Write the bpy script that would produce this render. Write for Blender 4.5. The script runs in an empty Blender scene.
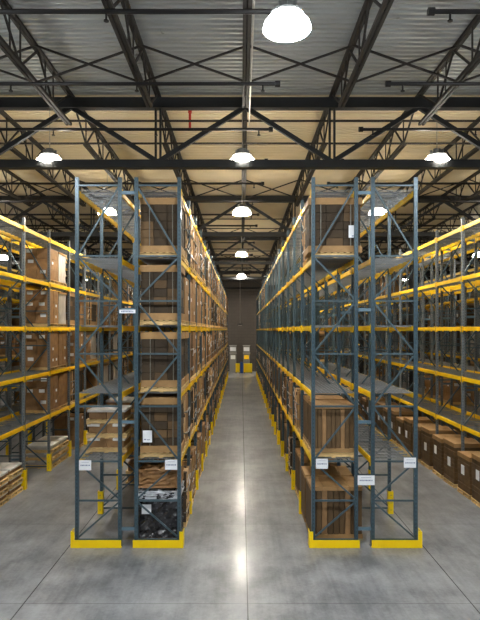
import bpy, math, random
from mathutils import Vector
random.seed(7)
SC = bpy.context.scene
COL = SC.collection
R = math.radians

# ------------------------------------------------------------------ camera, world, exposure
F_PX = 565.0
CAM_H = 5.375
cam_d = bpy.data.cameras.new('camera')
cam = bpy.data.objects.new('camera', cam_d); COL.objects.link(cam)
cam.location = (0, 0, CAM_H); cam.rotation_euler = (R(90), 0, 0)
cam_d.sensor_fit = 'VERTICAL'; cam_d.sensor_height = 36; cam_d.lens = F_PX / 620 * 36
cam_d.shift_x = -1 / 620; cam_d.shift_y = 20 / 620
cam_d.clip_end = 300
SC.camera = cam
w = bpy.data.worlds.new('world'); SC.world = w; w.use_nodes = True
w.node_tree.nodes['Background'].inputs[0].default_value = (0.6, 0.65, 0.7, 1)
w.node_tree.nodes['Background'].inputs[1].default_value = 0.02
SC.view_settings.view_transform = 'Standard'; SC.view_settings.look = 'None'
SC.view_settings.gamma = 1; SC.view_settings.use_curve_mapping = False
SC.view_settings.exposure = 2.2
SC.cycles.use_denoising = True
SC.cycles.max_bounces = 7; SC.cycles.diffuse_bounces = 2; SC.cycles.glossy_bounces = 3
SC.cycles.sample_clamp_indirect = 6
LAMP = 62.0          # lens emission strength
COOL = (0.93, 0.97, 1.0); WARM = (1.0, 0.93, 0.80)

DECK_Z = 12.33       # underside of the roof deck
G0, GB = 16.7, 12.2  # first girder and roof bay length
JX0, JP = 0.12, 2.57 # joist line above the aisle and joist pitch
Y0, BAY = 14.1, 2.5  # first upright frame and bay length
NB = 20
HALF = 0.535
WALL_Y = 73.6

# ------------------------------------------------------------------ materials
def srgb(r, g, b):
    f = lambda c: (c / 255 / 12.92) if c / 255 <= 0.04045 else ((c / 255 + 0.055) / 1.055) ** 2.4
    return (f(r), f(g), f(b), 1)

def mat(name, col, rough=0.6, metal=0.0, var=0.0, scale=6.0, bump=0.0, bscale=40.0, rnd=0.0, stretch=(1, 1, 1), spec=0.5, wear_or_glint=None):
    m = bpy.data.materials.new(name); m.use_nodes = True
    nt = m.node_tree; N = nt.nodes; L = nt.links
    b = N['Principled BSDF']
    b.inputs['Roughness'].default_value = rough; b.inputs['Metallic'].default_value = metal
    b.inputs['Specular IOR Level'].default_value = spec
    tc = N.new('ShaderNodeTexCoord')
    mp = N.new('ShaderNodeMapping'); mp.inputs['Scale'].default_value = stretch
    L.new(tc.outputs['Object'], mp.inputs['Vector'])
    no = N.new('ShaderNodeTexNoise'); no.inputs['Scale'].default_value = scale; no.inputs['Detail'].default_value = 5
    L.new(mp.outputs[0], no.inputs['Vector'])
    mr = N.new('ShaderNodeMapRange'); mr.inputs['From Min'].default_value = 0.3; mr.inputs['From Max'].default_value = 0.7
    mr.inputs['To Min'].default_value = 1 - var; mr.inputs['To Max'].default_value = 1 + var
    L.new(no.outputs['Fac'], mr.inputs['Value'])
    val = mr.outputs[0]
    if rnd:
        oi = N.new('ShaderNodeObjectInfo')
        m2 = N.new('ShaderNodeMapRange'); m2.inputs['To Min'].default_value = 1 - rnd; m2.inputs['To Max'].default_value = 1 + rnd
        L.new(oi.outputs['Random'], m2.inputs['Value'])
        mu = N.new('ShaderNodeMath'); mu.operation = 'MULTIPLY'
        L.new(val, mu.inputs[0]); L.new(m2.outputs[0], mu.inputs[1]); val = mu.outputs[0]
    hs = N.new('ShaderNodeHueSaturation'); hs.inputs['Color'].default_value = col
    L.new(val, hs.inputs['Value'])
    out = hs.outputs[0]
    if wear_or_glint:
        n3 = N.new('ShaderNodeTexNoise'); n3.inputs['Scale'].default_value = wear_or_glint[1]; n3.inputs['Detail'].default_value = 4
        L.new(tc.outputs['Object'], n3.inputs['Vector'])
        r3 = N.new('ShaderNodeMapRange'); r3.inputs['From Min'].default_value = wear_or_glint[2]; r3.inputs['From Max'].default_value = wear_or_glint[2] + 0.04
        L.new(n3.outputs['Fac'], r3.inputs['Value'])
        mx = N.new('ShaderNodeMix'); mx.data_type = 'RGBA'
        L.new(r3.outputs[0], mx.inputs['Factor']); L.new(out, mx.inputs['A']); mx.inputs['B'].default_value = wear_or_glint[0]
        out = mx.outputs['Result']
    L.new(out, b.inputs['Base Color'])
    if bump:
        n2 = N.new('ShaderNodeTexNoise'); n2.inputs['Scale'].default_value = bscale; n2.inputs['Detail'].default_value = 4
        L.new(mp.outputs[0], n2.inputs['Vector'])
        bp = N.new('ShaderNodeBump'); bp.inputs['Strength'].default_value = bump; bp.inputs['Distance'].default_value = 0.03
        L.new(n2.outputs['Fac'], bp.inputs['Height']); L.new(bp.outputs[0], b.inputs['Normal'])
    return m

def math_node(nt, op, a, b=None, c=None):
    n = nt.nodes.new('ShaderNodeMath'); n.operation = op
    for i, v in enumerate((a, b, c)):
        if v is None: continue
        if isinstance(v, (int, float)): n.inputs[i].default_value = v
        else: nt.links.new(v, n.inputs[i])
    return n.outputs[0]

def post_material(name, col, rough):
    m = mat(name, col, rough, 0.25, 0.12, 3.0, rnd=0.10, wear_or_glint=(srgb(150, 155, 155), 9.0, 0.70))
    nt = m.node_tree; b = nt.nodes['Principled BSDF']
    src = b.inputs['Base Color'].links[0].from_socket
    tc = nt.nodes.new('ShaderNodeTexCoord'); sp = nt.nodes.new('ShaderNodeSeparateXYZ')
    nt.links.new(tc.outputs['Object'], sp.inputs[0])
    fz = math_node(nt, 'FRACT', math_node(nt, 'DIVIDE', sp.outputs['Z'], 0.10))
    hz = math_node(nt, 'LESS_THAN', math_node(nt, 'ABSOLUTE', math_node(nt, 'SUBTRACT', fz, 0.5)), 0.24)
    hx = math_node(nt, 'LESS_THAN', math_node(nt, 'ABSOLUTE', sp.outputs['X']), 0.010)
    hy = math_node(nt, 'LESS_THAN', math_node(nt, 'ABSOLUTE', sp.outputs['Y']), 0.010)
    h = math_node(nt, 'MULTIPLY', hz, math_node(nt, 'MAXIMUM', hx, hy))
    mx = nt.nodes.new('ShaderNodeMix'); mx.data_type = 'RGBA'
    nt.links.new(h, mx.inputs['Factor']); nt.links.new(src, mx.inputs['A']); mx.inputs['B'].default_value = (0.045, 0.055, 0.065, 1)
    nt.links.new(mx.outputs['Result'], b.inputs['Base Color'])
    return m

def floor_material():
    m = bpy.data.materials.new('polished_concrete'); m.use_nodes = True
    nt = m.node_tree; N = nt.nodes; L = nt.links; b = N['Principled BSDF']
    tc = N.new('ShaderNodeTexCoord')
    def noise(s, d, st=(1, 1, 1)):
        mp = N.new('ShaderNodeMapping'); mp.inputs['Scale'].default_value = st; L.new(tc.outputs['Object'], mp.inputs[0])
        n = N.new('ShaderNodeTexNoise'); n.inputs['Scale'].default_value = s; n.inputs['Detail'].default_value = d
        n.inputs['Roughness'].default_value = 0.65
        L.new(mp.outputs[0], n.inputs['Vector']); return n.outputs['Fac']
    big = noise(0.35, 6); mid = noise(1.7, 8, (1, 0.6, 1)); fine = noise(14, 6); streak = noise(3.0, 4, (2.5, 0.12, 1))
    s = math_node(nt, 'ADD', math_node(nt, 'MULTIPLY', big, 0.40), math_node(nt, 'MULTIPLY', mid, 0.35))
    s = math_node(nt, 'ADD', s, math_node(nt, 'MULTIPLY', fine, 0.12))
    s = math_node(nt, 'ADD', s, math_node(nt, 'MULTIPLY', streak, 0.13))
    rp = N.new('ShaderNodeValToRGB'); L.new(s, rp.inputs[0])
    e = rp.color_ramp.elements
    e[0].position = 0.42; e[0].color = srgb(92, 94, 97)
    e[1].position = 0.58; e[1].color = srgb(146, 147, 149)
    sp = N.new('ShaderNodeSeparateXYZ'); L.new(tc.outputs['Object'], sp.inputs[0])
    def joint(v, off, pitch, wd):
        f = math_node(nt, 'FRACT', math_node(nt, 'DIVIDE', math_node(nt, 'ADD', v, off), pitch))
        d = math_node(nt, 'ABSOLUTE', math_node(nt, 'SUBTRACT', f, 0.5))
        return math_node(nt, 'GREATER_THAN', d, 0.5 - wd / pitch / 2)
    jx = joint(sp.outputs['X'], -0.13 + 4.4 * 20, 4.4, 0.022)
    jy = joint(sp.outputs['Y'], 4.55 * 20 - 11.1, 4.55, 0.022)
    j = math_node(nt, 'MAXIMUM', jx, math_node(nt, 'MULTIPLY', jy, 0.45))
    mx = N.new('ShaderNodeMix'); mx.data_type = 'RGBA'
    L.new(math_node(nt, 'MULTIPLY', j, 0.9), mx.inputs['Factor']); L.new(rp.outputs[0], mx.inputs['A']); mx.inputs['B'].default_value = srgb(48, 47, 46)
    L.new(mx.outputs['Result'], b.inputs['Base Color'])
    rr = N.new('ShaderNodeMapRange'); rr.inputs['From Min'].default_value = 0.35; rr.inputs['From Max'].default_value = 0.65
    rr.inputs['To Min'].default_value = 0.33; rr.inputs['To Max'].default_value = 0.42
    L.new(mid, rr.inputs['Value']); L.new(math_node(nt, 'ADD', rr.outputs[0], math_node(nt, 'MULTIPLY', j, 0.5)), b.inputs['Roughness'])
    b.inputs['Coat Weight'].default_value = 0.35; b.inputs['Coat Roughness'].default_value = 0.16
    bp = N.new('ShaderNodeBump'); bp.inputs['Strength'].default_value = 0.12; bp.inputs['Distance'].default_value = 0.01
    L.new(fine, bp.inputs['Height']); L.new(bp.outputs[0], b.inputs['Normal'])
    return m

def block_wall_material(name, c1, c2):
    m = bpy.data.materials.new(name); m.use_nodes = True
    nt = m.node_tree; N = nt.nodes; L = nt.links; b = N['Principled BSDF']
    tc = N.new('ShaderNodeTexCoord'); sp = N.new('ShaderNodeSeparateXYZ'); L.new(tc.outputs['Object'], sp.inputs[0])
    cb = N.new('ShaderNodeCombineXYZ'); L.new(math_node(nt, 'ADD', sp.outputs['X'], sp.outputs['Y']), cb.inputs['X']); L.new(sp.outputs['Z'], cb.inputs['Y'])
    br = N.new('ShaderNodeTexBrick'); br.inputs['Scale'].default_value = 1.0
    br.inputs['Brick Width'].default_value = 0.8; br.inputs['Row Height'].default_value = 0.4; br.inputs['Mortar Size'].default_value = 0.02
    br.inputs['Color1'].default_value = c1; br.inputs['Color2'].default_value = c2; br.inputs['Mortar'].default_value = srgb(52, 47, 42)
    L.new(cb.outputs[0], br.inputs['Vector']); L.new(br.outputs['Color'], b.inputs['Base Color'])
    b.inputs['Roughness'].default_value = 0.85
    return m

def emit(name, col, s):
    m = bpy.data.materials.new(name); m.use_nodes = True
    b = m.node_tree.nodes['Principled BSDF']; b.inputs['Base Color'].default_value = (0.8, 0.8, 0.8, 1)
    b.inputs['Emission Color'].default_value = (*col, 1); b.inputs['Emission Strength'].default_value = s
    return m

M = {}
M['floor'] = floor_material()
M['deck_grey'] = mat('galvanised_deck', srgb(168, 171, 168), 0.5, 0.3, 0.08, 0.8, wear_or_glint=(srgb(120, 118, 110), 1.3, 0.72))
M['deck_cream'] = mat('cream_deck', srgb(222, 208, 178), 0.55, 0.0, 0.06, 0.8)
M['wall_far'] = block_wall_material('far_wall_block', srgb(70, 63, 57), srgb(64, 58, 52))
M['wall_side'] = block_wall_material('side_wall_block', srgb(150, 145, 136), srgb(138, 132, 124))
M['joist'] = mat('joist_paint', srgb(38, 34, 30), 0.7, 0.0, 0.2, 4, rnd=0.15)
M['girder'] = mat('girder_paint', srgb(34, 36, 38), 0.6, 0.0, 0.15, 3)
M['pipe'] = mat('sprinkler_pipe_black', srgb(34, 33, 33), 0.4, 0.3, 0.1, 5)
M['conduit'] = mat('galvanised_conduit', srgb(175, 172, 165), 0.35, 0.6, 0.1, 5)
M['red'] = mat('red_paint', srgb(190, 30, 22), 0.4)
M['post'] = post_material('post_blue_grey', srgb(68, 88, 97), 0.33)
M['post_pale'] = post_material('post_pale_grey', srgb(112, 118, 122), 0.38)
M['brace'] = mat('brace_blue_grey', srgb(76, 94, 101), 0.36, 0.25, 0.12, 4, rnd=0.1)
M['spacer'] = mat('spacer_light_steel', srgb(104, 128, 142), 0.4, 0.3, 0.1, 4)
M['yellow'] = mat('beam_yellow', srgb(255, 208, 10), 0.4, 0.0, 0.10, 3, rnd=0.08, wear_or_glint=(srgb(150, 120, 40), 7.0, 0.72))
M['guard'] = mat('guard_yellow', srgb(255, 216, 0), 0.4, 0.0, 0.06, 4, rnd=0.05, wear_or_glint=(srgb(80, 66, 20), 9.0, 0.73))
M['wire'] = mat('galvanised_wire', srgb(140, 142, 142), 0.4, 0.4, 0.08, 2)
M['dark_board'] = mat('carton_dark_brown', srgb(60, 46, 27), 0.8, 0, 0.3, 3.5, 0.25, 9, rnd=0.16)
M['mid_board'] = mat('carton_mid_brown', srgb(94, 71, 42), 0.75, 0, 0.25, 3.5, 0.25, 9, rnd=0.16)
M['tan_board'] = mat('carton_tan', srgb(160, 124, 78), 0.7, 0, 0.14, 5, 0.15, 12, rnd=0.12)
M['kraft'] = mat('carton_kraft', srgb(150, 114, 74), 0.7, 0, 0.2, 4, 0.3, 8, rnd=0.14)
M['kraft_edge'] = mat('carton_edges', srgb(206, 170, 124), 0.7, 0, 0.35, 5.0, 0.5, 14, rnd=0.18, stretch=(3, 3, 0.6), wear_or_glint=(srgb(70, 50, 34), 6.0, 0.58))
M['grey_wrap'] = mat('stretch_wrapped_pale', srgb(190, 182, 172), 0.3, 0, 0.14, 4, 0.5, 7, rnd=0.1)
M['black_film'] = mat('black_film', srgb(46, 45, 47), 0.2, 0, 0.3, 5, 0.9, 6, spec=0.8, wear_or_glint=(srgb(92, 92, 96), 11.0, 0.60))  # grey blotches painted in as highlights on the film
M['paper_brown'] = mat('crumpled_brown_paper', srgb(150, 110, 66), 0.6, 0, 0.25, 6, 0.9, 9)
M['clear_film'] = mat('clear_film', srgb(188, 190, 194), 0.15, 0, 0.3, 7, 0.9, 8, spec=0.9)
M['wood'] = mat('pallet_wood', srgb(222, 188, 128), 0.75, 0, 0.2, 6, 0.2, 20, rnd=0.2, stretch=(1, 4, 4))
M['wood_dark'] = mat('pallet_wood_worn', srgb(140, 108, 72), 0.8, 0, 0.2, 6, 0.2, 20, rnd=0.2, stretch=(1, 4, 4))
M['white'] = mat('white_paper', srgb(236, 238, 240), 0.5, 0, 0.03)
M['print'] = mat('grey_blue_print', srgb(120, 130, 160), 0.6)
M['strap'] = mat('strapping', srgb(120, 116, 104), 0.3)
M['flat_white'] = mat('flat_pack_white', srgb(222, 216, 208), 0.5, 0, 0.08, 4, 0.1, rnd=0.05)
M['housing'] = mat('lamp_housing', srgb(150, 152, 152), 0.35, 0.6)
M['cabinet'] = mat('cabinet_grey', srgb(130, 130, 128), 0.5)
M['black'] = mat('black_plastic', srgb(24, 24, 26), 0.5)
M['blue'] = mat('blue_drum', srgb(14, 62, 130), 0.4)
M['lens_cool'] = emit('lamp_lens_cool', COOL, LAMP)
M['lens_warm'] = emit('lamp_lens_warm', WARM, LAMP)
M['side_cool'] = emit('lamp_refractor_cool', COOL, 12.0)
M['side_warm'] = emit('lamp_refractor_warm', WARM, 12.0)

# ------------------------------------------------------------------ mesh building
class MB:
    def __init__(s): s.v = []; s.f = []; s.m = []; s.mats = []
    def _mi(s, m):
        if m not in s.mats: s.mats.append(m)
        return s.mats.index(m)
    def quadbox(s, c, m):
        n = len(s.v); s.v += [tuple(p) for p in c]; i = s._mi(m)
        for q in ((0, 3, 2, 1), (4, 5, 6, 7), (0, 1, 5, 4), (1, 2, 6, 5), (2, 3, 7, 6), (3, 0, 4, 7)):
            s.f.append(tuple(n + k for k in q)); s.m.append(i)
        return s
    def box(s, x0, x1, y0, y1, z0, z1, m):
        return s.quadbox([(x0, y0, z0), (x1, y0, z0), (x1, y1, z0), (x0, y1, z0), (x0, y0, z1), (x1, y0, z1), (x1, y1, z1), (x0, y1, z1)], m)
    def cbox(s, cx, cy, cz, dx, dy, dz, m):
        return s.box(cx - dx / 2, cx + dx / 2, cy - dy / 2, cy + dy / 2, cz - dz / 2, cz + dz / 2, m)
    def bar(s, p, q, a, b, m, up=(0, 1, 0)):
        p, q = Vector(p), Vector(q); d = (q - p).normalized(); u = Vector(up)
        sx = d.cross(u)
        if sx.length < 1e-4: sx = d.cross(Vector((1, 0, 0)))
        sx.normalize(); u = sx.cross(d).normalized()
        sx *= a / 2; u *= b / 2
        return s.quadbox([p - sx - u, p + sx - u, p + sx + u, p - sx + u, q - sx - u, q + sx - u, q + sx + u, q - sx + u], m)
    def cyl(s, p, q, r, m, n=8, r2=None):
        p, q = Vector(p), Vector(q); d = (q - p).normalized()
        a = d.orthogonal().normalized(); b = d.cross(a); k = len(s.v); i = s._mi(m)
        r2 = r if r2 is None else r2
        for c, rr in ((p, r), (q, r2)):
            for t in range(n):
                an = 2 * math.pi * t / n; s.v.append(tuple(c + (a * math.cos(an) + b * math.sin(an)) * rr))
        for t in range(n):
            u = (t + 1) % n; s.f.append((k + t, k + u, k + n + u, k + n + t)); s.m.append(i)
        s.f.append(tuple(k + t for t in reversed(range(n)))); s.m.append(i)
        s.f.append(tuple(k + n + t for t in range(n))); s.m.append(i)
        return s
    def add(s, o, off=(0, 0, 0)):
        n = len(s.v); s.v += [(a + off[0], b + off[1], c + off[2]) for a, b, c in o.v]
        for f, m in zip(o.f, o.m): s.f.append(tuple(n + k for k in f)); s.m.append(s._mi(o.mats[m]))
        return s
    def mesh(s, name):
        me = bpy.data.meshes.new(name); me.from_pydata(s.v, [], s.f)
        for m in s.mats: me.materials.append(M[m])
        me.polygons.foreach_set('material_index', s.m); me.update()
        return me

def rough_block(x0, x1, y0, y1, z0, z1, m, n=10, amp=0.04, topamp=None, seed=0):
    """a closed, subdivided block with lumpy faces (film wrap, crumpled paper)"""
    rg = random.Random(seed); mb = MB(); i = mb._mi(m); idx = {}
    topamp = amp if topamp is None else topamp
    def vid(a, b, c):
        k = (a, b, c)
        if k not in idx:
            x = x0 + (x1 - x0) * a / n; y = y0 + (y1 - y0) * b / n; z = z0 + (z1 - z0) * c / n
            if c: x += rg.uniform(-amp, amp * .4) * (1 if a == n else -1 if a == 0 else 0); y += rg.uniform(-amp, amp * .4) * (1 if b == n else -1 if b == 0 else 0)
            if c == n: z += rg.uniform(-topamp, topamp) - 0.12 * (abs(a / n - .5) + abs(b / n - .5)) * (topamp > amp)
            idx[k] = len(mb.v); mb.v.append((x, y, z))
        return idx[k]
    def face(a, b, c, d): mb.f.append((a, b, c, d)); mb.m.append(i)
    for p in range(n):
        for q in range(n):
            face(vid(p, q, 0), vid(p, q + 1, 0), vid(p + 1, q + 1, 0), vid(p + 1, q, 0))
            face(vid(p, q, n), vid(p + 1, q, n), vid(p + 1, q + 1, n), vid(p, q + 1, n))
            face(vid(p, 0, q), vid(p + 1, 0, q), vid(p + 1, 0, q + 1), vid(p, 0, q + 1))
            face(vid(p, n, q), vid(p, n, q + 1), vid(p + 1, n, q + 1), vid(p + 1, n, q))
            face(vid(0, p, q), vid(0, p, q + 1), vid(0, p + 1, q + 1), vid(0, p + 1, q))
            face(vid(n, p, q), vid(n, p + 1, q), vid(n, p + 1, q + 1), vid(n, p, q + 1))
    return mb

def ob(name, me, parent=None, loc=(0, 0, 0), rz=0, label=None, cat=None, group=None, kind=None):
    o = bpy.data.objects.new(name, me); COL.objects.link(o)
    o.location = loc; o.rotation_euler = (0, 0, rz)
    if parent: o.parent = parent
    if label: o['label'] = label
    if cat: o['category'] = cat
    if group: o['group'] = group
    if kind: o['kind'] = kind
    return o

ORD = ['first', 'second', 'third', 'fourth', 'fifth', 'sixth', 'seventh', 'eighth', 'ninth', 'tenth', 'eleventh', 'twelfth', 'thirteenth',
       'fourteenth', 'fifteenth', 'sixteenth', 'seventeenth', 'eighteenth', 'nineteenth', 'twentieth', 'twenty-first', 'twenty-second']

# ------------------------------------------------------------------ the shell
XS = 29.0; YB = -14.0
ob('floor', MB().box(-XS, XS, YB, WALL_Y, -0.2, 0, 'floor').mesh('floor'), kind='structure')
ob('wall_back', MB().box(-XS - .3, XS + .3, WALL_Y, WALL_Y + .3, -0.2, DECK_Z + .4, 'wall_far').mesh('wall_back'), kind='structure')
ob('wall_left', MB().box(-XS - .3, -XS, YB, WALL_Y, -0.2, DECK_Z + .4, 'wall_side').mesh('wall_left'), kind='structure')
ob('wall_right', MB().box(XS, XS + .3, YB, WALL_Y, -0.2, DECK_Z + .4, 'wall_side').mesh('wall_right'), kind='structure')
ob('wall_front', MB().box(-XS - .3, XS + .3, YB - .3, YB, -0.2, DECK_Z + .4, 'wall_side').mesh('wall_front'), kind='structure')

def deck_strip(y0, y1, m):
    mb = MB(); i = mb._mi(m); P = 0.203; y = y0; prof = []
    while y < y1 - 0.01:
        e = min(P, y1 - y) / P
        prof += [(y, 0), (y + .085 * e, 0), (y + .105 * e, .06), (y + .183 * e, .06)]
        y += P
    prof.append((y1, 0))
    for yy, zz in prof: mb.v += [(-XS, yy, DECK_Z + zz), (XS, yy, DECK_Z + zz)]
    for k in range(len(prof) - 1):
        mb.f.append((2 * k, 2 * k + 2, 2 * k + 3, 2 * k + 1)); mb.m.append(i)
    n = len(mb.v); mb.box(-XS, XS, y0, y1, DECK_Z + .065, DECK_Z + .2, m)
    return mb
ob('ceiling', deck_strip(YB, G0, 'deck_grey').mesh('ceiling'), kind='structure')
ob('ceiling', deck_strip(G0, WALL_Y, 'deck_cream').mesh('ceiling'), kind='structure')

# ------------------------------------------------------------------ roof steel
JT = DECK_Z - 0.005
def joist_parts(Ln, bottom_full=False):
    t = MB(); b = MB(); wb = MB(); D = 0.98
    for s in (-1, 1):
        t.box(s * .045 - .035, s * .045 + .035, 0.02, Ln - .02, JT - .07, JT, 'joist')
        y0, y1 = (0.2, Ln - .2) if bottom_full else (1.55, Ln - 1.55)
        b.box(s * .05 - .035, s * .05 + .035, y0, y1, JT - D, JT - D + .08, 'joist')
    n = 8; a = 1.6; st = (Ln - 2 * a) / n
    pts = [(0.1, 0)] + [(a + st * k, 1 if k % 2 == 0 else 0) for k in range(n + 1)] + [(Ln - .1, 0)]
    if True:
        zz = lambda k: JT - .04 if k == 0 else JT - D + .04
        for (p, i), (q, j) in zip(pts, pts[1:]):
            wb.bar((0, p, zz(i)), (0, q, zz(j)), .045, .045, 'joist', (1, 0, 0))
        for p, i in pts[1:-1]:
            if i: wb.bar((0, p, JT - D + .04), (0, p, JT - .04), .035, .035, 'joist', (1, 0, 0))
            else: wb.bar((0, p + st * .45, JT - .04), (0, p + st * .5, JT - D + .04), .03, .03, 'joist', (1, 0, 0))
    return t.mesh('top_chord'), b.mesh('bottom_chord'), wb.mesh('web')
JM = {L: joist_parts(L) for L in (GB, WALL_Y - (G0 + 4 * GB))}
JM['full'] = joist_parts(GB, True)
girders = [G0 + GB * k for k in range(-1, 5)]
def side_word(j):
    if j == 0: return 'over the centre aisle'
    return '%s line %s of the centre aisle' % (ORD[abs(j) - 1], 'left' if j < 0 else 'right')
for gi, gy in enumerate(girders):
    nxt = girders[gi + 1] if gi + 1 < len(girders) else WALL_Y
    for j in range(-11, 12):
        x = JX0 + JP * j
        if abs(x) > XS - .3: continue
        if abs(x) > 0.43 * (nxt + 1) + 1: continue
        L = nxt - gy
        key = 'full' if (j in (-2, 2) and gi == 0) else (GB if abs(L - GB) < .1 else L)
        key = min((k for k in JM if k != 'full'), key=lambda k: abs(k - L)) if key != 'full' else key
        t, b, wb = JM[key]
        o = ob('roof_joist', t, None, (x, gy, 0), 0, 'steel joist, %s, %s roof bay' % (side_word(j), ORD[gi]), 'roof joist', 'open-web joists under the roof deck')
        ob('bottom_chord', b, o); ob('web', wb, o)
    # girder
    if gi == 0: continue
    e = ob('roof_girder', None, None, (0, gy, 0), 0, 'dark steel truss girder spanning the building, %s from the camera' % ORD[gi - 1], 'roof girder', 'truss girders across the roof')
    GT, GBt = 12.06, 10.26
    ob('top_chord', MB().box(-XS, XS, -.13, .13, GT - .15, GT + .15, 'girder').mesh('top_chord'), e)
    ob('bottom_chord', MB().box(-XS, XS, -.13, .13, GBt - .11, GBt + .11, 'girder').mesh('bottom_chord'), e)
    wbm = MB()
    for j in range(-6, 6):
        x = JX0 + 2 * JP * j
        for s in (-1, 1):
            xx = x + s * JP
            if abs(xx) < XS and abs(x) < XS: wbm.bar((x, 0, GT - .1), (xx, 0, GBt + .08), .13, .11, 'girder')
        if abs(x + JP) < XS: 
            for s in (-1, 1): wbm.bar((x + JP + s * .07, 0, GBt), (x + JP + s * .07, 0, GT), .06, .08, 'girder')
    ob('web', wbm.mesh('web'), e)
    # lines of bridging in front of and behind the girder
    xb = MB(); yy = -3.0
    js = [j for j in range(-11, 11) if abs(JX0 + JP * (j + 1)) < XS and abs(JX0 + JP * j) < XS]
    for j in js:
        xa, xc = JX0 + JP * j, JX0 + JP * (j + 1)
        xb.bar((xa, yy - .03, JT - .05), (xc, yy - .03, JT - .95), .045, .045, 'joist'); xb.bar((xa, yy + .03, JT - .95), (xc, yy + .03, JT - .05), .045, .045, 'joist')
    ob('cross_bridging', xb.mesh('cross_bridging'), None, (0, gy, 0), 0, 'line of crossed steel bridging between joists, before the %s girder' % ORD[gi - 1], 'bridging', 'bridging between the roof joists')
    for dy, zz, wd in ((1.2, JT - 1.04, 'just behind'), (4.0, JT - 1.04, 'well behind')):
        ob('bridging_angle', MB().box(-XS, XS, -.025, .025, zz - .025, zz + .025, 'joist').mesh('bridging_angle'), None, (0, gy + dy, 0), 0,
           'thin horizontal steel angle under the joists, %s the %s girder' % (wd, ORD[gi - 1]), 'bridging', 'bridging between the roof joists')
# sprinkler branch lines
PZ = CAM_H + 5.86
k = 0; y = 10.4
while y < 70:
    if min(abs(y - g) for g in girders) > .15:
        for s, (xa, xc) in (('left', (-XS, 0.87)), ('right', (3.5, XS))):
            p = MB().cyl((xa, 0, PZ), (xc, 0, PZ), .045, 'pipe', 8)
            o = ob('sprinkler_pipe', p.mesh('sprinkler_pipe'), None, (0, y, 0), 0,
                   'black sprinkler branch pipe %s of centre, %s line from the camera' % (s, ORD[k]), 'sprinkler pipe', 'sprinkler branch pipes under the roof')
            en = xc if s == 'left' else xa
            ob('end_cap', MB().cyl((en - .06, 0, PZ), (en + .06, 0, PZ), .075, 'pipe', 8).mesh('end_cap'), o)
            hd = MB(); x = en + (-.35 if s == 'left' else .35)
            hd.cyl((0, 0, PZ), (0, 0, PZ - .16), .022, 'pipe', 6).cyl((0, 0, PZ - .16), (0, 0, PZ - .18), .05, 'pipe', 8)
            hm = hd.mesh('sprinkler_head'); 
            while abs(x) < min(XS, .43 * y + 2):
                ob('sprinkler_head', hm, o, (x, 0, 0)); x += -3.0 if s == 'left' else 3.0
    k += 1; y += 3.05
ob('brown_pipe', MB().cyl((-XS, 0, 0), (XS, 0, 0), .035, 'joist', 8).mesh('brown_pipe'), None, (0, 17.15, 11.72), 0, 'thin brown pipe running across just behind the first girder', 'pipe')
o = ob('conduit', MB().cyl((0, YB + 1, 0), (0, 16.4, 0), .018, 'conduit', 6).mesh('conduit'), None, (0.235, 0, 11.32), 0, 'pale conduit along the joist over the centre aisle', 'conduit')
o = ob('red_drop_pipe', MB().cyl((0, 0, 0), (0, 0, -.62), .04, 'red', 8).cyl((0, 0, -.08), (0, 0, -.16), .06, 'red', 8).mesh('red_drop_pipe'), None, (-1.6, 17.7, 12.33), 0, 'short red drop pipe hanging from the roof deck', 'pipe')
# columns in the flues of the outer racks
for gi, gy in enumerate(girders[1:]):
    for sx, xc in (('left', -8.62), ('right', 8.77)):
        if gi == 0: continue
        c = MB().box(-.13, .13, -.13, -.11, 0, 10.14, 'girder').box(-.13, .13, .11, .13, 0, 10.14, 'girder').box(-.01, .01, -.11, .11, 0, 10.14, 'girder')
        c.box(-.15, .15, -.17, .17, 0, .03, 'girder')
        ob('steel_column', c.mesh('steel_column'), None, (xc, gy, 0), 0, 'dark steel column in the %s outer rack, under the %s girder' % (sx, ORD[gi]), 'column', 'steel columns carrying the girders')

# ------------------------------------------------------------------ lamps
def lamp_meshes(lens):
    h = MB().cyl((0, 0, .24), (0, 0, .28), .28, 'housing', 20).cyl((0, 0, .28), (0, 0, .46), .15, 'housing', 16, .11)
    for i in range(8):
        a = i * math.pi / 4; h.bar((.13 * math.cos(a), .13 * math.sin(a), .37), (.20 * math.cos(a), .20 * math.sin(a), .35), .012, .13, 'housing', (0, 0, 1))
    l = MB().cyl((0, 0, 0), (0, 0, .02), .38, lens, 24)
    rf = MB().cyl((0, 0, .02), (0, 0, .12), .40, lens.replace('lens', 'side'), 24, .37).cyl((0, 0, .12), (0, 0, .24), .37, lens.replace('lens', 'side'), 24, .26)
    c = MB().cyl((0, 0, .34), (0, 0, 1.0), .012, 'conduit', 6)
    ln = MB().cyl((0, 0, .46), (0, 0, DECK_Z - 10.33), .012, 'conduit', 6)
    return h.mesh('high_bay_lamp'), l.mesh('lens'), rf.mesh('refractor'), ln.mesh('hanging_rod')
LM = {'cool': lamp_meshes('lens_cool'), 'warm': lamp_meshes('lens_warm')}
def lamp(x, y, tone, label):
    h, l, rf, c = LM[tone]
    o = ob('high_bay_lamp', h, None, (x, y, 10.33), 0, label, 'lamp', 'high-bay lamps hanging from the roof')
    ob('lens', l, o, label='glowing white lens'); ob('refractor', rf, o, label='glowing domed refractor'); ob('hanging_rod', c, o)
lamp(0.76, 9.35, 'cool', 'glowing high-bay lamp, largest and nearest, high above the camera')
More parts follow.
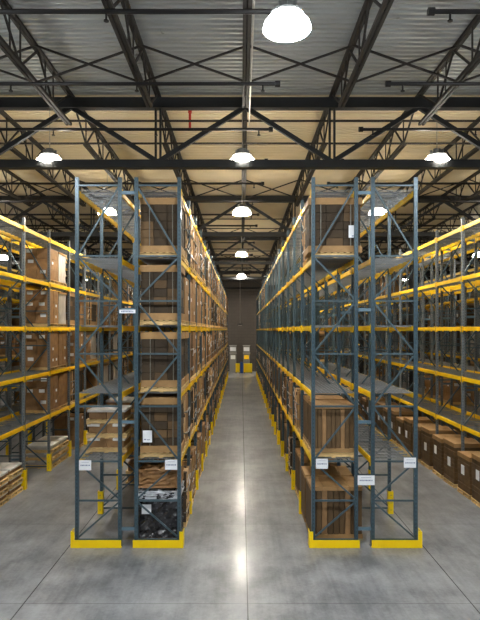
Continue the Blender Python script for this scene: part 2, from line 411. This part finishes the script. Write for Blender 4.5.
for yy, wd in ((16.9, 'first'), (24.2, 'second'), (37.7, 'third'), (52.7, 'fourth')):
    lamp(0.04, yy, 'warm' if yy > 10 else 'cool', 'glowing high-bay lamp over the centre aisle, %s row behind the first girder' % wd if yy > 17 else 'glowing high-bay lamp over the centre aisle, in line with the first girder')
    lamp(-5.72, yy, 'warm', 'glowing high-bay lamp over the aisle left of the centre-left rack, %s row' % wd)
    lamp(5.86, yy, 'warm', 'glowing high-bay lamp over the aisle right of the centre-right rack, %s row' % wd)
for x, yy, l in ((-16.6, 39.5, 'small glowing lamp at the left edge above the far-left racks'), (-15.2, 55.7, 'small distant glowing lamp low over the far-left racks'),
                 (16.0, 38.0, 'small glowing lamp at the right edge above the far-right racks'), (16.2, 56, 'small distant glowing lamp over the far-right racks'),
                 (-11.6, 24.2, 'glowing lamp over the aisle beyond the left outer rack, outside the frame'),
                 (11.8, 24.2, 'glowing lamp over the aisle beyond the right outer rack, outside the frame')):
    lamp(x, yy, 'warm', l)
for x, sd in ((-14.5, 'far left'), (-8.6, 'left'), (-3.2, 'centre-left'), (3.3, 'centre-right'), (8.8, 'right'), (14.5, 'far right')):
    lamp(x, 68.5, 'warm', 'added unseen lamp brightening the back wall, behind the %s rack' % sd)  # unseen lamps added to brighten the far wall, hidden by the racks
for x, yy, l in ((-5.72, 9.35, 'glowing lamp over the left aisle, level with the camera-side lamp'), (6.4, 9.35, 'glowing lamp over the right aisle, level with the camera-side lamp'),
                 (0.3, 1.8, 'glowing lamp directly above the camera'), (-5.7, 1.8, 'glowing lamp above and left of the camera'), (6.2, 1.8, 'glowing lamp above and right of the camera')):
    lamp(x, yy, 'cool', l)

# ------------------------------------------------------------------ racks
H_POST = 9.18
LEVELS = [2.14, 3.79, 5.48, 7.18, 8.88]
LV = ['second', 'third', 'fourth', 'fifth', 'top']
HZ = [.15, 1.12, 2.10, 3.47, 4.78, 6.10, 7.22, 8.98]
SPZ = [.42, 3.08, 5.88, 8.8]
def post_mesh(m):
    p = MB(); W, D, t = .09, .075, .012   # C section, open towards the inside
    p.box(-W / 2, W / 2, -D / 2, -D / 2 + t, 0.01, H_POST, m).box(-W / 2, -W / 2 + t, -D / 2 + t, D / 2, 0.01, H_POST, m).box(W / 2 - t, W / 2, -D / 2 + t, D / 2, 0.01, H_POST, m)
    p.box(-W / 2 + t, -.012, D / 2 - t, D / 2, 0.01, H_POST, m).box(.012, W / 2 - t, D / 2 - t, D / 2, 0.01, H_POST, m)
    return p
def h_brace(z): return MB().box(-HALF + .045, HALF - .045, -.02, .02, z - .022, z + .022, 'brace')
def d_brace(i, s):
    # s = side (+1/-1) of the aisle-side post; panels alternate, the lowest falls towards the aisle
    z0, z1 = HZ[i] + .06, HZ[i + 1] - .05
    lo = s if i % 2 == 0 else -s
    return MB().bar((lo * (HALF - .04), 0, z0), (-lo * (HALF - .04), 0, z1), .042, .03, 'brace')
POST = {m: post_mesh(m).mesh('post') for m in ('post', 'post_pale')}
FRAME = {}
for s in (-1, 1):
    fm = MB()
    for z in HZ: fm.add(h_brace(z))
    for i in range(len(HZ) - 1): fm.add(d_brace(i, s))
    for e in (-1, 1): fm.box(e * HALF - .075, e * HALF + .075, -.065, .065, 0, .01, 'brace')
    FRAME[s] = fm.mesh('upright_frame')
g = MB(); g.box(-.075, .075, -.10, -.085, 0, .66, 'guard').box(-.075, -.06, -.085, .05, 0, .66, 'guard').box(.06, .075, -.085, .05, 0, .66, 'guard')
for z in (.12, .33, .55): g.cyl((0, -.108, z), (0, -.10, z), .014, 'strap', 6)
GUARD = g.mesh('post_guard')
def beam_mb(s=1):
    b = MB(); L = BAY - .085
    b.box(-.025, .025, -L / 2, L / 2, -.13, -.035, 'yellow').box(-.025 if s > 0 else -.012, .012 if s > 0 else .025, -L / 2, L / 2, -.035, 0, 'yellow')
    for e in (-1, 1): b.cbox(s * .028, e * (L / 2 - .012), -.075, .05, .024, .2, 'yellow').cbox(s * .05, e * (L / 2 - .03), -.075, .006, .06, .2, 'yellow')
    return b
BEAM_MB = {s: beam_mb(s) for s in (-1, 1)}
BEAM = {s: BEAM_MB[s].mesh('beam') for s in (-1, 1)}
def wire_deck_mb(px, py, w):
    d = MB(); X = HALF - .02
    for h in (-1, 1):
        c = h * (BAY / 4 - .01); hw = BAY / 4 - .05
        n = int(2 * hw / py)
        for i in range(n + 1):
            y = c - hw + 2 * hw * i / n; d.box(-X, X, y - w / 2, y + w / 2, .0, w, 'wire')
        n = int(2 * X / px)
        for i in range(n + 1):
            x = -X + 2 * X * i / n; d.box(x - w / 2, x + w / 2, c - hw, c + hw, w, 2 * w, 'wire')
        for e in (-.6, 0, .6): d.box(-X, X, c + e * hw - .02, c + e * hw + .02, -.03, -.001, 'wire')
    return d
DECK_MB = {'fine': wire_deck_mb(.10, .064, .006), 'coarse': wire_deck_mb(.2, .11, .012)}
DECK = {k: v.mesh('wire_deck') for k, v in DECK_MB.items()}
SPACER = {}

def rack(name_lab, rows, post_m, k0=0, guards=True, sign=False, skip_spacer=(), group='pallet racks'):
    """rows: two (cx, s); s = direction of the aisle-side post"""
    root = ob('pallet_rack', None, None, ((rows[0][0] + rows[1][0]) / 2, Y0, 0), 0, name_lab, 'pallet rack', group)
    rx = root.location.x
    for cx, s in rows:
        for k in range(k0, NB + 1):
            if k == 0 and sign:
                fr = ob('upright_frame', MB().box(-HALF - .075, -HALF + .075, -.065, .065, 0, .01, 'brace').box(HALF - .075, HALF + .075, -.065, .065, 0, .01, 'brace').mesh('upright_frame'), root, (cx - rx, 0, 0))
                for z in HZ: ob('horizontal_brace', h_brace(z).mesh('horizontal_brace'), fr)
                for i in range(len(HZ) - 1): ob('diagonal_brace', d_brace(i, s).mesh('diagonal_brace'), fr)
            else:
                fr = ob('upright_frame', FRAME[s], root, (cx - rx, k * BAY, 0))
            for e in (-1, 1): ob('post', POST[post_m], fr, (e * HALF, 0, 0))
            if guards and k > 0: ob('post_guard', GUARD, fr, (s * (HALF + .025), 0, 0), label='yellow post guard')
        if k0 == 0 and guards:   # L-shaped end guard in front of the first frame
            eg = MB(); a, b_ = sorted((s * (HALF + .115), -s * (HALF + .06)))
            eg.box(a, b_, -.17, -.155, 0, .19, 'guard').box(a, b_, -.155, -.075, 0, .012, 'guard')
            c0, c1 = sorted((s * (HALF + .115), s * (HALF + .02)))
            eg.box(c0, c1, -.155 - .015, -.155, .19, .40, 'guard')
            c0, c1 = sorted((s * (HALF + .115), s * (HALF + .10)))
            eg.box(c0, c1, -.155, .10, 0, .40, 'guard')
            ob('end_guard', eg.mesh('end_guard'), root, (cx - rx, 0, 0), label='yellow end guard on the floor')
    # beams and decks: the nearest as parts, the rest as one
    bl = [(k, l, r, e) for k in range(k0, NB) for l in range(5) for r in range(2) for e in (-1, 1)]
    rest = MB()
    for n, (k, l, r, e) in enumerate(bl):
        cx, s = rows[r]; loc = (cx - rx + e * HALF, (k + .5) * BAY, LEVELS[l])
        if n < 100: ob('beam', BEAM[e], root, loc, label='yellow beam' if n == 0 else None)
        else: rest.box(loc[0] - .025, loc[0] + .025, loc[1] - BAY / 2 + .05, loc[1] + BAY / 2 - .05, loc[2] - .13, loc[2], 'yellow')
    ob('beam', rest.mesh('beam'), root, kind='stuff')
    dl = [(k, l, r) for k in range(k0, NB) for l in range(5) for r in range(2)]
    rest = MB()
    for n, (k, l, r) in enumerate(dl):
        cx, s = rows[r]; loc = (cx - rx, (k + .5) * BAY, LEVELS[l] + .002)
        if n < 100: ob('wire_deck', DECK['fine' if k < 6 else 'coarse'], root, loc)
        else: rest.add(DECK_MB['coarse'], loc)
    ob('wire_deck', rest.mesh('wire_deck'), root, kind='stuff')
    xs = sorted((rows[0][0], rows[1][0])); xa, xb = xs[0] + HALF + .045, xs[1] - HALF - .045
    sm = MB(); sm.box(xa - rx, xb - rx, -.02, .02, -.04, .04, 'spacer'); sm = sm.mesh('row_spacer')
    for k in range(k0, NB + 1):
        if k in skip_spacer: continue
        for z in SPZ: ob('row_spacer', sm, root, (0, k * BAY, z))
    return root

L1 = [(-3.5525, -1), (-2.075, 1)]; R1 = [(2.335, -1), (3.82, 1)]
L2 = [(-9.36, -1), (-7.88, 1)]; R2 = [(8.03, -1), (9.51, 1)]
L3 = [(-15.13, -1), (-13.65, 1)]; R3 = [(13.80, -1), (15.28, 1)]
near_cols = [k for k in range(NB + 1) if min(abs(Y0 + k * BAY - g) for g in girders) < .35]
rl1 = rack('tall blue-grey double pallet rack with yellow beams, left of the centre aisle', L1, 'post', sign=True)
rr1 = rack('tall blue-grey double pallet rack with yellow beams, right of the centre aisle', R1, 'post', sign=True)
rack('double pallet rack with pale posts and yellow beams at the left edge', L2, 'post_pale', skip_spacer=near_cols)
rack('double pallet rack with pale posts and yellow beams at the right edge', R2, 'post_pale', skip_spacer=near_cols)
rack('far-left double pallet rack glimpsed behind the left edge rack', L3, 'post_pale', k0=5, guards=False)
rack('far-right double pallet rack glimpsed behind the right edge rack', R3, 'post_pale', k0=5, guards=False)

# signs on the end frames (printed lines too small to read)
def sign(root, x, z, wd, ht, lab, y=-.075):
    s = ob('location_sign', MB().box(-wd / 2, wd / 2, -.004, .004, -ht / 2, ht / 2, 'white').mesh('location_sign'), root, (x - root.location.x, y, z), label=lab)
    t = MB(); rg = random.Random(int(x * 100))
    x0 = -wd * .38
    while x0 < wd * .34:
        l = rg.uniform(.012, .03); t.box(x0, x0 + l, -.0065, -.004, -.018, .012, 'print'); x0 += l + .012
    t.box(-wd * .3, wd * .3, -.0065, -.004, ht * .28, ht * .28 + .006, 'print')
    ob('printing', t.mesh('printing'), s)
pz = lambda y: CAM_H + (330 - y) / 40.07
px = lambda x: (x - 241) / 40.07
sign(rl1, px(86), pz(464.5), .30, .25, 'white sign on left outer post')
sign(rl1, px(171.5), pz(464), .30, .25, 'white sign on left inner post')
sign(rr1, px(321.5), pz(463), .30, .25, 'white sign on right inner post')
sign(rr1, px(409), pz(462), .30, .25, 'white sign on right outer post')
sign(rr1, px(365.5), pz(479.5), .42, .24, 'white sign bridging the flue')
sign(rl1, px(128), pz(311.5), .40, .09, 'pale blue plate across the flue')

# ------------------------------------------------------------------ loads
def pallet_mb(w=1.06, d=1.0, m='wood'):
    p = MB()
    for i in range(3): y = -d / 2 + .05 + (d - .1) * i / 2; p.box(-w / 2, w / 2, y - .022, y + .022, .018, .112, m)
    for i in range(7): x = -w / 2 + .05 + (w - .1) * i / 6; p.box(x - .048, x + .048, -d / 2, d / 2, .112, .13, m)
    for i in (0, 3, 6): x = -w / 2 + .05 + (w - .1) * i / 6; p.box(x - .048, x + .048, -d / 2, d / 2, 0, .018, m)
    return p
PAL = {m: pallet_mb(m=m).mesh('wooden_pallet') for m in ('wood', 'wood_dark')}
PH = .132
_n = [0]; PLIST = []
def jit(rg, a): return rg.uniform(-a, a)
def load_specs(kind, h, rg, aisle):
    """returns list of (part name, MB, label); the first is the body"""
    W, D = 1.04, 1.0; x, y = W / 2, D / 2; out = []
    if kind == 'bulk':
        b = MB(); nr = 5; z = .16; hh = (h - .32) / nr
        for r in range(nr):
            for i in range(3):
                x0 = -x + .02 + (W - .04) * i / 3; x1 = x0 + (W - .04) / 3 - .014
                for j in range(3):
                    y0 = -y + .02 + (D - .04) * j / 3; y1 = y0 + (D - .04) / 3 - .014; q = jit(rg, .006)
                    b.box(x0 + q, x1 + q, y0 + q, y1 + q, z, z + hh - .012, 'mid_board' if rg.random() < .12 else 'dark_board')
            z += hh
        b.box(-x + .06, x - .06, -y + .06, y - .06, .02, h - .02, 'dark_board')
        out.append(('bulk_carton', b, None))
        l = MB(); l.box(-x, x, -y, y, h - .17, h, 'tan_board')
        for e in (-1, 1): l.box(-x - .004, x + .004, e * .16 - .006, e * .16 + .006, h - .172, h + .004, 'strap')
        out.append(('lid', l, 'tan lid'))
        out.append(('tray', MB().box(-x, x, -y, y, 0, .17, 'tan_board'), 'tan base tray'))
        for e in (-.28, .3): out.append(('strap', MB().box(e - .008, e + .008, -y - .005, y + .005, .17, h - .17, 'strap'), None))
    elif kind == 'kraft':
        b = MB(); nr = 3; hh = h / nr
        for r in range(nr):
            for i in range(2):
                for j in range(2):
                    q, p = jit(rg, .012), jit(rg, .012); x0 = -x + i * W / 2 + .006; y0 = -y + j * D / 2 + .006
                    b.box(x0 + q, x0 + q + W / 2 - .012, y0 + p, y0 + p + D / 2 - .012, r * hh, (r + 1) * hh - .006, 'kraft')
                    # torn flaps and edges
                    if rg.random() < .5: b.box(x0 + q + .02, x0 + q + .2, y0 + p + .02, y0 + p + .2, (r + 1) * hh - .006, (r + 1) * hh + .002, 'kraft_edge')
        out.append(('kraft_carton_stack', b, None))
        for r in range(nr):
            for i in range(2):
                cx = -x + (i + .5) * W / 2 + jit(rg, .06)
                if rg.random() < .6: out.append(('paper_label', MB().cbox(cx, -y - .014, (r + .72) * hh, .22, .006, .13, 'white'), 'white paper label'))
                cy = -y + (i + .5) * D / 2 + jit(rg, .06)
                for e in (-1, 1):
                    if rg.random() < .5: out.append(('paper_label', MB().cbox(e * (x + .014), cy, (r + .62) * hh, .006, .14, .10, 'white'), 'white paper label'))
    elif kind == 'edges':
        b = MB(); n = 7; y0 = -y
        for i in range(n):
            t = D / n; q = jit(rg, .03); hh = h - rg.uniform(0, .10)
            b.box(-x + q, x + q, y0 + .004, y0 + t - .006, 0, hh, rg.choice(('kraft_edge', 'kraft_edge', 'kraft', 'tan_board', 'dark_board')))
            y0 += t
        for i in range(9):   # torn sheet corners sticking out
            yy = rg.uniform(-y + .08, y - .08); zz = rg.uniform(.15, h - .2); e = rg.choice((-1, 1)); l = rg.uniform(.1, .32); tl = rg.uniform(-.5, .5)
            b.bar((e * (x + .02), yy, zz), (e * (x + .055), yy + l * tl, zz + l), .012, rg.uniform(.03, .09), rg.choice(('white', 'kraft_edge', 'kraft_edge', 'flat_white')), (0, 1, 0))
        out.append(('cardboard_sheet_bundle', b, None))
        for z in (.25, h * .6): out.append(('strap', MB().box(-x - .035, x + .035, -y - .004, y + .004, z, z + .03, 'strap'), None))
        yy = jit(rg, .25)
        if rg.random() < .6:
            for e in (-1, 1): out.append(('paper_label', MB().cbox(e * (x + .04), yy, h * rg.uniform(.4, .8), .008, .2, .14, 'white'), 'white paper label'))
    elif kind == 'upright':
        b = MB(); n = 9; x0 = -x
        for i in range(n):
            t = W / n; b.box(x0 + .002, x0 + t - .012, -y + .02 + jit(rg, .012), y - .02, .1, h - .1, 'kraft' if i in (2, 6) else 'mid_board'); x0 += t
        out.append(('cardboard_sheet_bundle', b, None))
        l = MB()
        for i in range(4): l.box(-x + W * i / 4 + .004, -x + W * (i + 1) / 4 - .006, -y, y, h - .1, h, 'tan_board')
        out.append(('top_sheets', l, 'tan top sheets'))
        out.append(('base_sheet', MB().box(-x, x, -y, y, 0, .1, 'tan_board'), 'tan base sheet'))
    elif kind == 'layered':
        b = MB(); n = 9; z = 0
        for i in range(n):
            t = (h - .14) / n; q, p = jit(rg, .014), jit(rg, .014)
            b.box(-x + .01 + q, x - .01 + q, -y + .01 + p, y - .01 + p, z, z + t - .012, 'mid_board'); z += t
        b.box(-x + .05, x - .05, -y + .05, y - .05, .01, h - .1, 'dark_board')
        out.append(('layered_carton_stack', b, None))
        l = MB(); l.box(-x, 0, -y, y, h - .14, h, 'tan_board').box(.006, x, -y, y, h - .14, h - .003, 'tan_board'); out.append(('lid', l, 'tan lid'))
        yy = jit(rg, .12); zz = h * rg.uniform(.48, .62)
        for e in (-1, 1): out.append(('paper_label', MB().cbox(e * (x + .012), yy, zz, .012, .24, .30, 'white'), 'white paper label'))
    elif kind == 'wrap':
        b = rough_block(-x + .03, x - .03, -y + .03, y - .03, 0, h - .02, 'grey_wrap', 6, .02, .02, rg.randint(0, 999))
        out.append(('wrapped_carton_stack', b, None))
        out.append(('top_sheet', MB().box(-x, x, -y, y, h - .06, h, 'tan_board'), 'tan top sheet'))
    return out
LOADS = {}
for kind in ('bulk', 'kraft', 'edges', 'upright', 'layered', 'wrap'):
    for hi, h in enumerate((1.38, 1.30, 1.20)):
        for v in range(3):
            rg = random.Random(hash((hi, v)) + len(kind)); sp = load_specs(kind, h, rg, 1)
            j = MB()
            for _, mb, _l in sp: j.add(mb)
            LOADS[kind, hi, v] = (h, [(n, mb.mesh(n), l) for n, mb, l in sp], j.mesh(sp[0][0]))
LOOK = {'bulk': 'dark brown strapped carton', 'kraft': 'kraft carton stack', 'edges': 'ragged cardboard bundle', 'upright': 'upright cardboard bundle',
        'layered': 'layered dark carton stack', 'wrap': 'pale wrapped stack'}
CATN = {'bulk': 'carton', 'kraft': 'carton stack', 'edges': 'cardboard bundle', 'upright': 'cardboard bundle', 'layered': 'carton stack', 'wrap': 'carton stack'}
RACKN = {'L1': 'rack left of centre aisle', 'R1': 'rack right of centre aisle', 'L2': 'left edge rack', 'R2': 'right edge rack', 'L3': 'far-left rack', 'R3': 'far-right rack'}
def put(rk, cx, row, k, half, lev, kind, near=None, hi=None, dx=0, pal='wood', ph=PH):
    """rk rack code, row 'aisle'/'back' column, k bay, half 0/1, lev -1 floor or 0..4"""
    _n[0] += 1; rg = random.Random(_n[0] * 17)
    y = Y0 + k * BAY + .08 + .52 + half * 1.17 + jit(rg, .02) + .02; x = cx + dx + jit(rg, .015)
    z = 0 if lev < 0 else LEVELS[lev] + .0165
    if hi is None: hi = rg.choice((0, 0, 1, 2)) if lev >= 0 else 0
    h, parts, joined = LOADS[kind, hi, rg.randint(0, 2)]
    near = k < 6 if near is None else near
    where = '%s level, %s bay, %s half' % ('floor' if lev < 0 else LV[lev], ORD[k], 'nearer' if half == 0 else 'farther')
    tail = RACKN[rk] if row == 'aisle' else {'L1': 'back row left of centre aisle', 'R1': 'back row right of centre aisle', 'L2': 'back row of left edge rack', 'R2': 'back row of right edge rack'}[rk]
    rz = jit(rg, .02)
    PLIST.append((pal, x, y, z, rz, 'pallet, %s, %s' % (where, tail), 'pallets in the ' + RACKN[rk], rk in ('L1', 'R1') and row == 'aisle'))
    args = dict(label='%s, %s, %s' % (LOOK[kind], where, tail), cat=CATN[kind], group='loads in the ' + RACKN[rk])
    if near:
        n0, m0, _ = parts[0]; o = ob(n0, m0, None, (x, y, z + PH), rz, **args)
        for n, m, l in parts[1:]: ob(n, m, o, label=l)
    else: o = ob(parts[0][0], joined, None, (x, y, z + PH), rz, **args)
    return o

rg = random.Random(3)
# --- rack left of the centre aisle, aisle row: nearly full
cxi = L1[1][0]
for k in range(NB):
    for lev in range(-1, 4):
        for half in (0, 1):
            if k == 0 and lev == -1 and half == 0: continue
            if k == 0 and half == 0: kind = 'bulk'
            else: kind = rg.choice(('edges', 'edges', 'bulk', 'kraft'))
            if k > 1 and rg.random() < (.05 if k < 10 else .12): continue
            put('L1', cxi, 'aisle', k, half, lev, kind, hi=0 if k == 0 and half == 0 else None, dx=.05)
# paper label on the near carton, second level
o = ob('paper_notice', MB().box(-.115, .115, -.003, .003, -.15, .15, 'white').box(-.08, -.04, -.005, -.003, -.09, -.06, 'print').box(-.02, .07, -.005, -.003, -.09, -.075, 'print').mesh('paper_notice'),
       None, (px(147.5) * 14.18 / 14.1, 14.175, pz(437)), 0, 'white paper notice stuck on the near carton, second level, left rack', 'notice')
# black film-wrapped load on the floor, first bay
yb = Y0 + .66
ob('wooden_pallet', PAL['wood_dark'], None, (cxi, yb, 0), 0, 'pallet under the black film-wrapped load, floor, left rack', 'pallet', 'pallets in the rack left of centre aisle')
bl = rough_block(-.55, .53, -.5, .5, 0, 1.12, 'black_film', 12, .05, .05, 5)
o = ob('film_wrapped_load', bl.mesh('film_wrapped_load'), None, (cxi, yb, PH), 0, 'black film-wrapped load on the floor under the first bay, left rack', 'wrapped load')
ob('clear_film', rough_block(-.56, .54, -.51, .51, .98, 1.2, 'clear_film', 12, .03, .06, 8).mesh('clear_film'), o, label='shiny clear film')
ob('paper_label', MB().box(-.42, -.18, -.572, -.566, .62, .86, 'white').mesh('paper_label'), o, label='white paper label')
ob('crumpled_paper', rough_block(-.52, .52, -.48, .48, 0, .52, 'paper_brown', 10, .04, .09, 9).mesh('crumpled_paper'), None, (cxi, yb + .02, PH + 1.24), 0,
   'crumpled brown paper heaped on the black film-wrapped load', 'paper heap')
# --- outer row of the left rack
cxo = L1[0][0]
def flat_pack_stack(x, y, z, n, lab_where, mat1='flat_white', mat2='kraft', th=.2):
    for i in range(n):
        ob('wooden_pallet', PAL['wood'], None, (x, y, z), jit(rg, .02), 'pallet %s, stack %s' % (['at the bottom', 'second from bottom', 'third from bottom'][i], lab_where), 'pallet', 'pallets of stacked flat packs')
        fp = MB()
        for a in range(2):
            for b in range(3): fp.box(-.46 + .465 * a, -.46 + .465 * a + .45, -.46 + .31 * b, -.46 + .31 * b + .30, 0, th - .02, mat2)
        o = ob('flat_pack', fp.mesh('flat_pack'), None, (x, y, z + PH), jit(rg, .02),
           'flat packs %s, stack %s' % (['at the bottom', 'second from bottom', 'third from bottom'][i], lab_where), 'flat pack', 'stacked flat packs')
        tp = MB()
        for a in range(3): tp.box(-.50 + .335 * a, -.50 + .335 * a + .325, -.48, .48, th - .02, th + .04, mat1 if i == n - 1 or a != 1 else mat2)
        ob('top_wrap', tp.mesh('top_wrap'), o, label='pale top wrap')
        z += PH + th + .042
flat_pack_stack(cxo + .02, Y0 + 1.2, LEVELS[0] + .0165, 3, 'on left rack outer row, first bay')
flat_pack_stack(cxo + .02, Y0 + 3.2, LEVELS[0] + .0165, 3, 'on left rack outer row, second bay')
flat_pack_stack(cxo + .1, Y0 + 2 * BAY + .9, 0, 2, 'on floor, left rack outer row, third bay', 'kraft', 'paper_brown')
ob('crumpled_paper', rough_block(-.5, .5, -.45, .45, 0, .25, 'paper_brown', 8, .05, .12, 19).mesh('crumpled_paper'), None, (cxo + .1, Y0 + 2 * BAY + .9, .92), 0,
   'crumpled brown paper on the low stack behind the outer posts, left rack', 'paper heap')
for k in range(3, NB):
    for lev in range(-1, 4):
        for half in (0, 1):
            if rg.random() < (.3 if k < 9 else .55) and not (k < 6 and lev > 0):
                put('L1', cxo, 'back', k, half, lev, rg.choice(('kraft', 'bulk', 'layered')), near=False)
# --- rack right of the centre aisle: floor and second level full, a carton high in the first bay
cxi = R1[0][0]
for k in range(NB):
    for lev in (-1, 0):
        for half in (0, 1):
            o = put('R1', cxi, 'aisle', k, half, lev, 'upright' if k < 1 or rg.random() < .7 else 'edges', hi=1 if lev < 0 else 2, dx=.06 if k == 0 and lev < 0 else 0)
            if k == 0 and lev < 0: o.scale.x = 1.26
o = put('R1', cxi, 'aisle', 0, 0, 3, 'bulk', hi=0, dx=0.03); o.scale.x = 1.30
put('R1', cxi, 'aisle', 0, 1, 3, 'edges', hi=0, dx=0)
ob('paper_notice', MB().box(-.11, .11, -.003, .003, -.155, .155, 'white').box(-.03, .07, -.005, -.003, -.12, -.10, 'print').mesh('paper_notice'), None,
   (px(353) * 14.18 / 14.1, 14.175, pz(231)), 0, 'white paper notice on the carton high in the right rack', 'notice')
for k, lev in ((11, 3), (12, 3), (13, 3), (15, 2), (16, 2), (16, 3), (17, 3)):
    for half in (0, 1): put('R1', cxi, 'aisle', k, half, lev, 'edges')
for k in range(4, NB):
    for half in (0, 1):
        if rg.random() < .25: put('R1', R1[1][0], 'back', k, half, rg.choice((0, 1)), 'layered', near=False)
# --- right edge rack: a row of carton stacks on the floor
cxi = R2[0][0]
for k in range(0, NB):
    for half in (0, 1):
        put('R2', cxi, 'aisle', k, half, -1, 'layered', hi=(0, 1, 0, 2, 0, 1)[(k * 2 + half) % 6], dx=-.27)
        if k < 12: put('R2', R2[1][0], 'back', k, half, -1, 'layered', hi=rg.choice((0, 1)), near=False)
        if k > 4 and rg.random() < .22: put('R2', cxi, 'aisle', k, half, rg.choice((1, 2)), 'kraft', near=False)
        if k > 3 and rg.random() < .25: put('R2', R2[1][0], 'back', k, half, rg.choice((0, 1, 2, 3)), 'kraft', near=False)
# --- left edge rack
cxi = L2[1][0]
for lev in (0, 1, 2, 3):
    for half in (0, 1): put('L2', cxi, 'aisle', 3, half, lev, 'wrap' if half and lev >= 2 else 'kraft', near=True, hi=2 if lev == 3 else 1)  # pale wrap puts the aisle lamp's brightness into the farther upper stacks' colour
    for k in range(4, NB):
        for half in (0, 1):
            if lev == 3 and k in (4, 5, 6, 7): continue
            if rg.random() < .75: put('L2', cxi, 'aisle', k, half, lev, rg.choice(('kraft', 'edges', 'wrap', 'bulk')), near=False)
for k in (4, 5, 6, 8, 9, 11): put('L2', cxi, 'aisle', k, rg.randint(0, 1), -1, rg.choice(('kraft', 'bulk')), near=False)
flat_pack_stack(cxi + .05, Y0 + 3.2, 0, 3, 'on floor at the left edge, nearer one', th=.14)
flat_pack_stack(cxi + .05, Y0 + 4.35, 0, 3, 'on floor at the left edge, farther one', th=.14)
for yy, w in ((Y0 + 8.3, 'nearer'), (Y0 + 9.4, 'farther')):
    flat_pack_stack(cxi + .05, yy, 0, 3, 'on floor past the second left guard, %s one' % w, th=.12, mat2='grey_wrap')
# cable reel lying behind the pallets at the left edge
rl = MB(); 
for e in (-.36, .32): rl.cyl((e, 0, .47), (e + .04, 0, .47), .46, 'kraft', 28)
reel = ob('cable_reel', rl.mesh('cable_reel'), None, (L2[0][0] + .25, Y0 + 3.4, 0), R(70), 'round brown cable reel on the floor behind the left edge pallets', 'reel')
ob('drum', MB().cyl((-.32, 0, .47), (.32, 0, .47), .30, 'dark_board', 24).mesh('drum'), reel)
for k in range(6, NB):
    for half in (0, 1):
        if rg.random() < .3: put('L2', L2[0][0], 'back', k, half, rg.choice((0, 1, 2)), 'kraft', near=False)
# --- far racks
for rk, rows in (('L3', L3), ('R3', R3)):
    cx = rows[1][0] if rk == 'L3' else rows[0][0]
    for k in range(5, NB):
        for lev in range(-1, 3):
            if rg.random() < .35: put(rk, cx, 'aisle', k, rg.randint(0, 1), lev, rg.choice(('kraft', 'layered')), near=False)

PLIST.sort(key=lambda p: p[2] + (0 if p[7] else 9))
rest = MB()
PSIMPLE = pallet_mb()
for i, (pal, x, y, z, rz, lab, grp, _) in enumerate(PLIST):
    if i < 270: ob('wooden_pallet', PAL[pal], None, (x, y, z), rz, lab, 'pallet', grp)
    else: rest.add(PSIMPLE, (x, y, z))
ob('wooden_pallets', rest.mesh('wooden_pallets'), None, label='distant wooden pallets under the farther loads in all the racks', cat='pallets', kind='stuff')

# ------------------------------------------------------------------ end of the centre aisle
def cabinet(x, lab, c):
    y = 71.6
    o = ob('charger_cabinet', MB().box(-.42, .42, -.3, .3, 0, 3.4, 'cabinet').mesh('charger_cabinet'), None, (x, y, 0), 0, lab, 'cabinet', 'cabinets at the end of the centre aisle')
    ob('top_panel', MB().box(-.36, .36, -.33, -.3, 2.72, 3.2, 'white').mesh('top_panel'), o, label='pale upper panel')
    ob('meter_panel', MB().box(-.3, .3, -.33, -.3, 1.7, 2.2, c).mesh('meter_panel'), o)
    for z in (2.45, 3.4): ob('cap', MB().box(-.46, .46, -.36, .34, z - .03, z + .04, 'conduit').mesh('cap'), o)
cabinet(px(233) * 71.6 / 14.1, 'tall grey cabinet at the far end, left of the blue drum', 'white')
cabinet(px(246.5) * 71.6 / 14.1, 'tall grey cabinet at the far end, right of the blue drum', 'yellow')
def crate(x0, x1, h, lab):
    c = MB(); w2 = (x1 - x0) / 2
    c.box(-w2, w2, -.3, .3, .1, h, 'guard')
    for e in (-1, 1): c.box(e * w2 * .8 - .06, e * w2 * .8 + .06, -.3, .3, 0, .1, 'black')
    for i in range(3): c.box(-w2 + .05, w2 - .05, -.315, -.3, .2 + i * (h - .3) / 3, .24 + i * (h - .3) / 3, 'guard')
    ob('yellow_bin', c.mesh('yellow_bin'), None, ((x0 + x1) / 2, 70.5, 0), 0, lab, 'bin', 'yellow bins at the end of the centre aisle')
S = 70.5 / 14.1
crate(px(235.6) * S, px(239.8) * S, 1.2, 'narrow yellow bin at the far end, left of the blue drum')
crate(px(243.6) * S, px(252) * S, 1.2, 'wide yellow bin at the far end, right of the blue drum')
d = MB().cyl((0, 0, 0), (0, 0, 1.4), .19, 'blue', 16)
for z in (.02, .45, .9, 1.37): d.cyl((0, 0, z), (0, 0, z + .03), .2, 'blue', 16)
ob('blue_drum', d.mesh('blue_drum'), None, (px(241.7) * S, 70.3, 0), 0, 'blue drum between two yellow bins at the far end', 'drum')
d = ob('hanging_box', MB().box(-.32, .32, -.2, .2, 0, .22, 'black').mesh('hanging_box'), None, (-.1, 64, 5.9), 0, 'small dark box hung on a long rod before the far wall', 'hanging box')
ob('hanging_rod', MB().cyl((0, 0, .22), (0, 0, DECK_Z - 5.9), .02, 'conduit', 6).mesh('hanging_rod'), d)
ob('pale_plate', MB().box(-.2, .2, -.21, -.2, -.04, .02, 'conduit').mesh('pale_plate'), d)
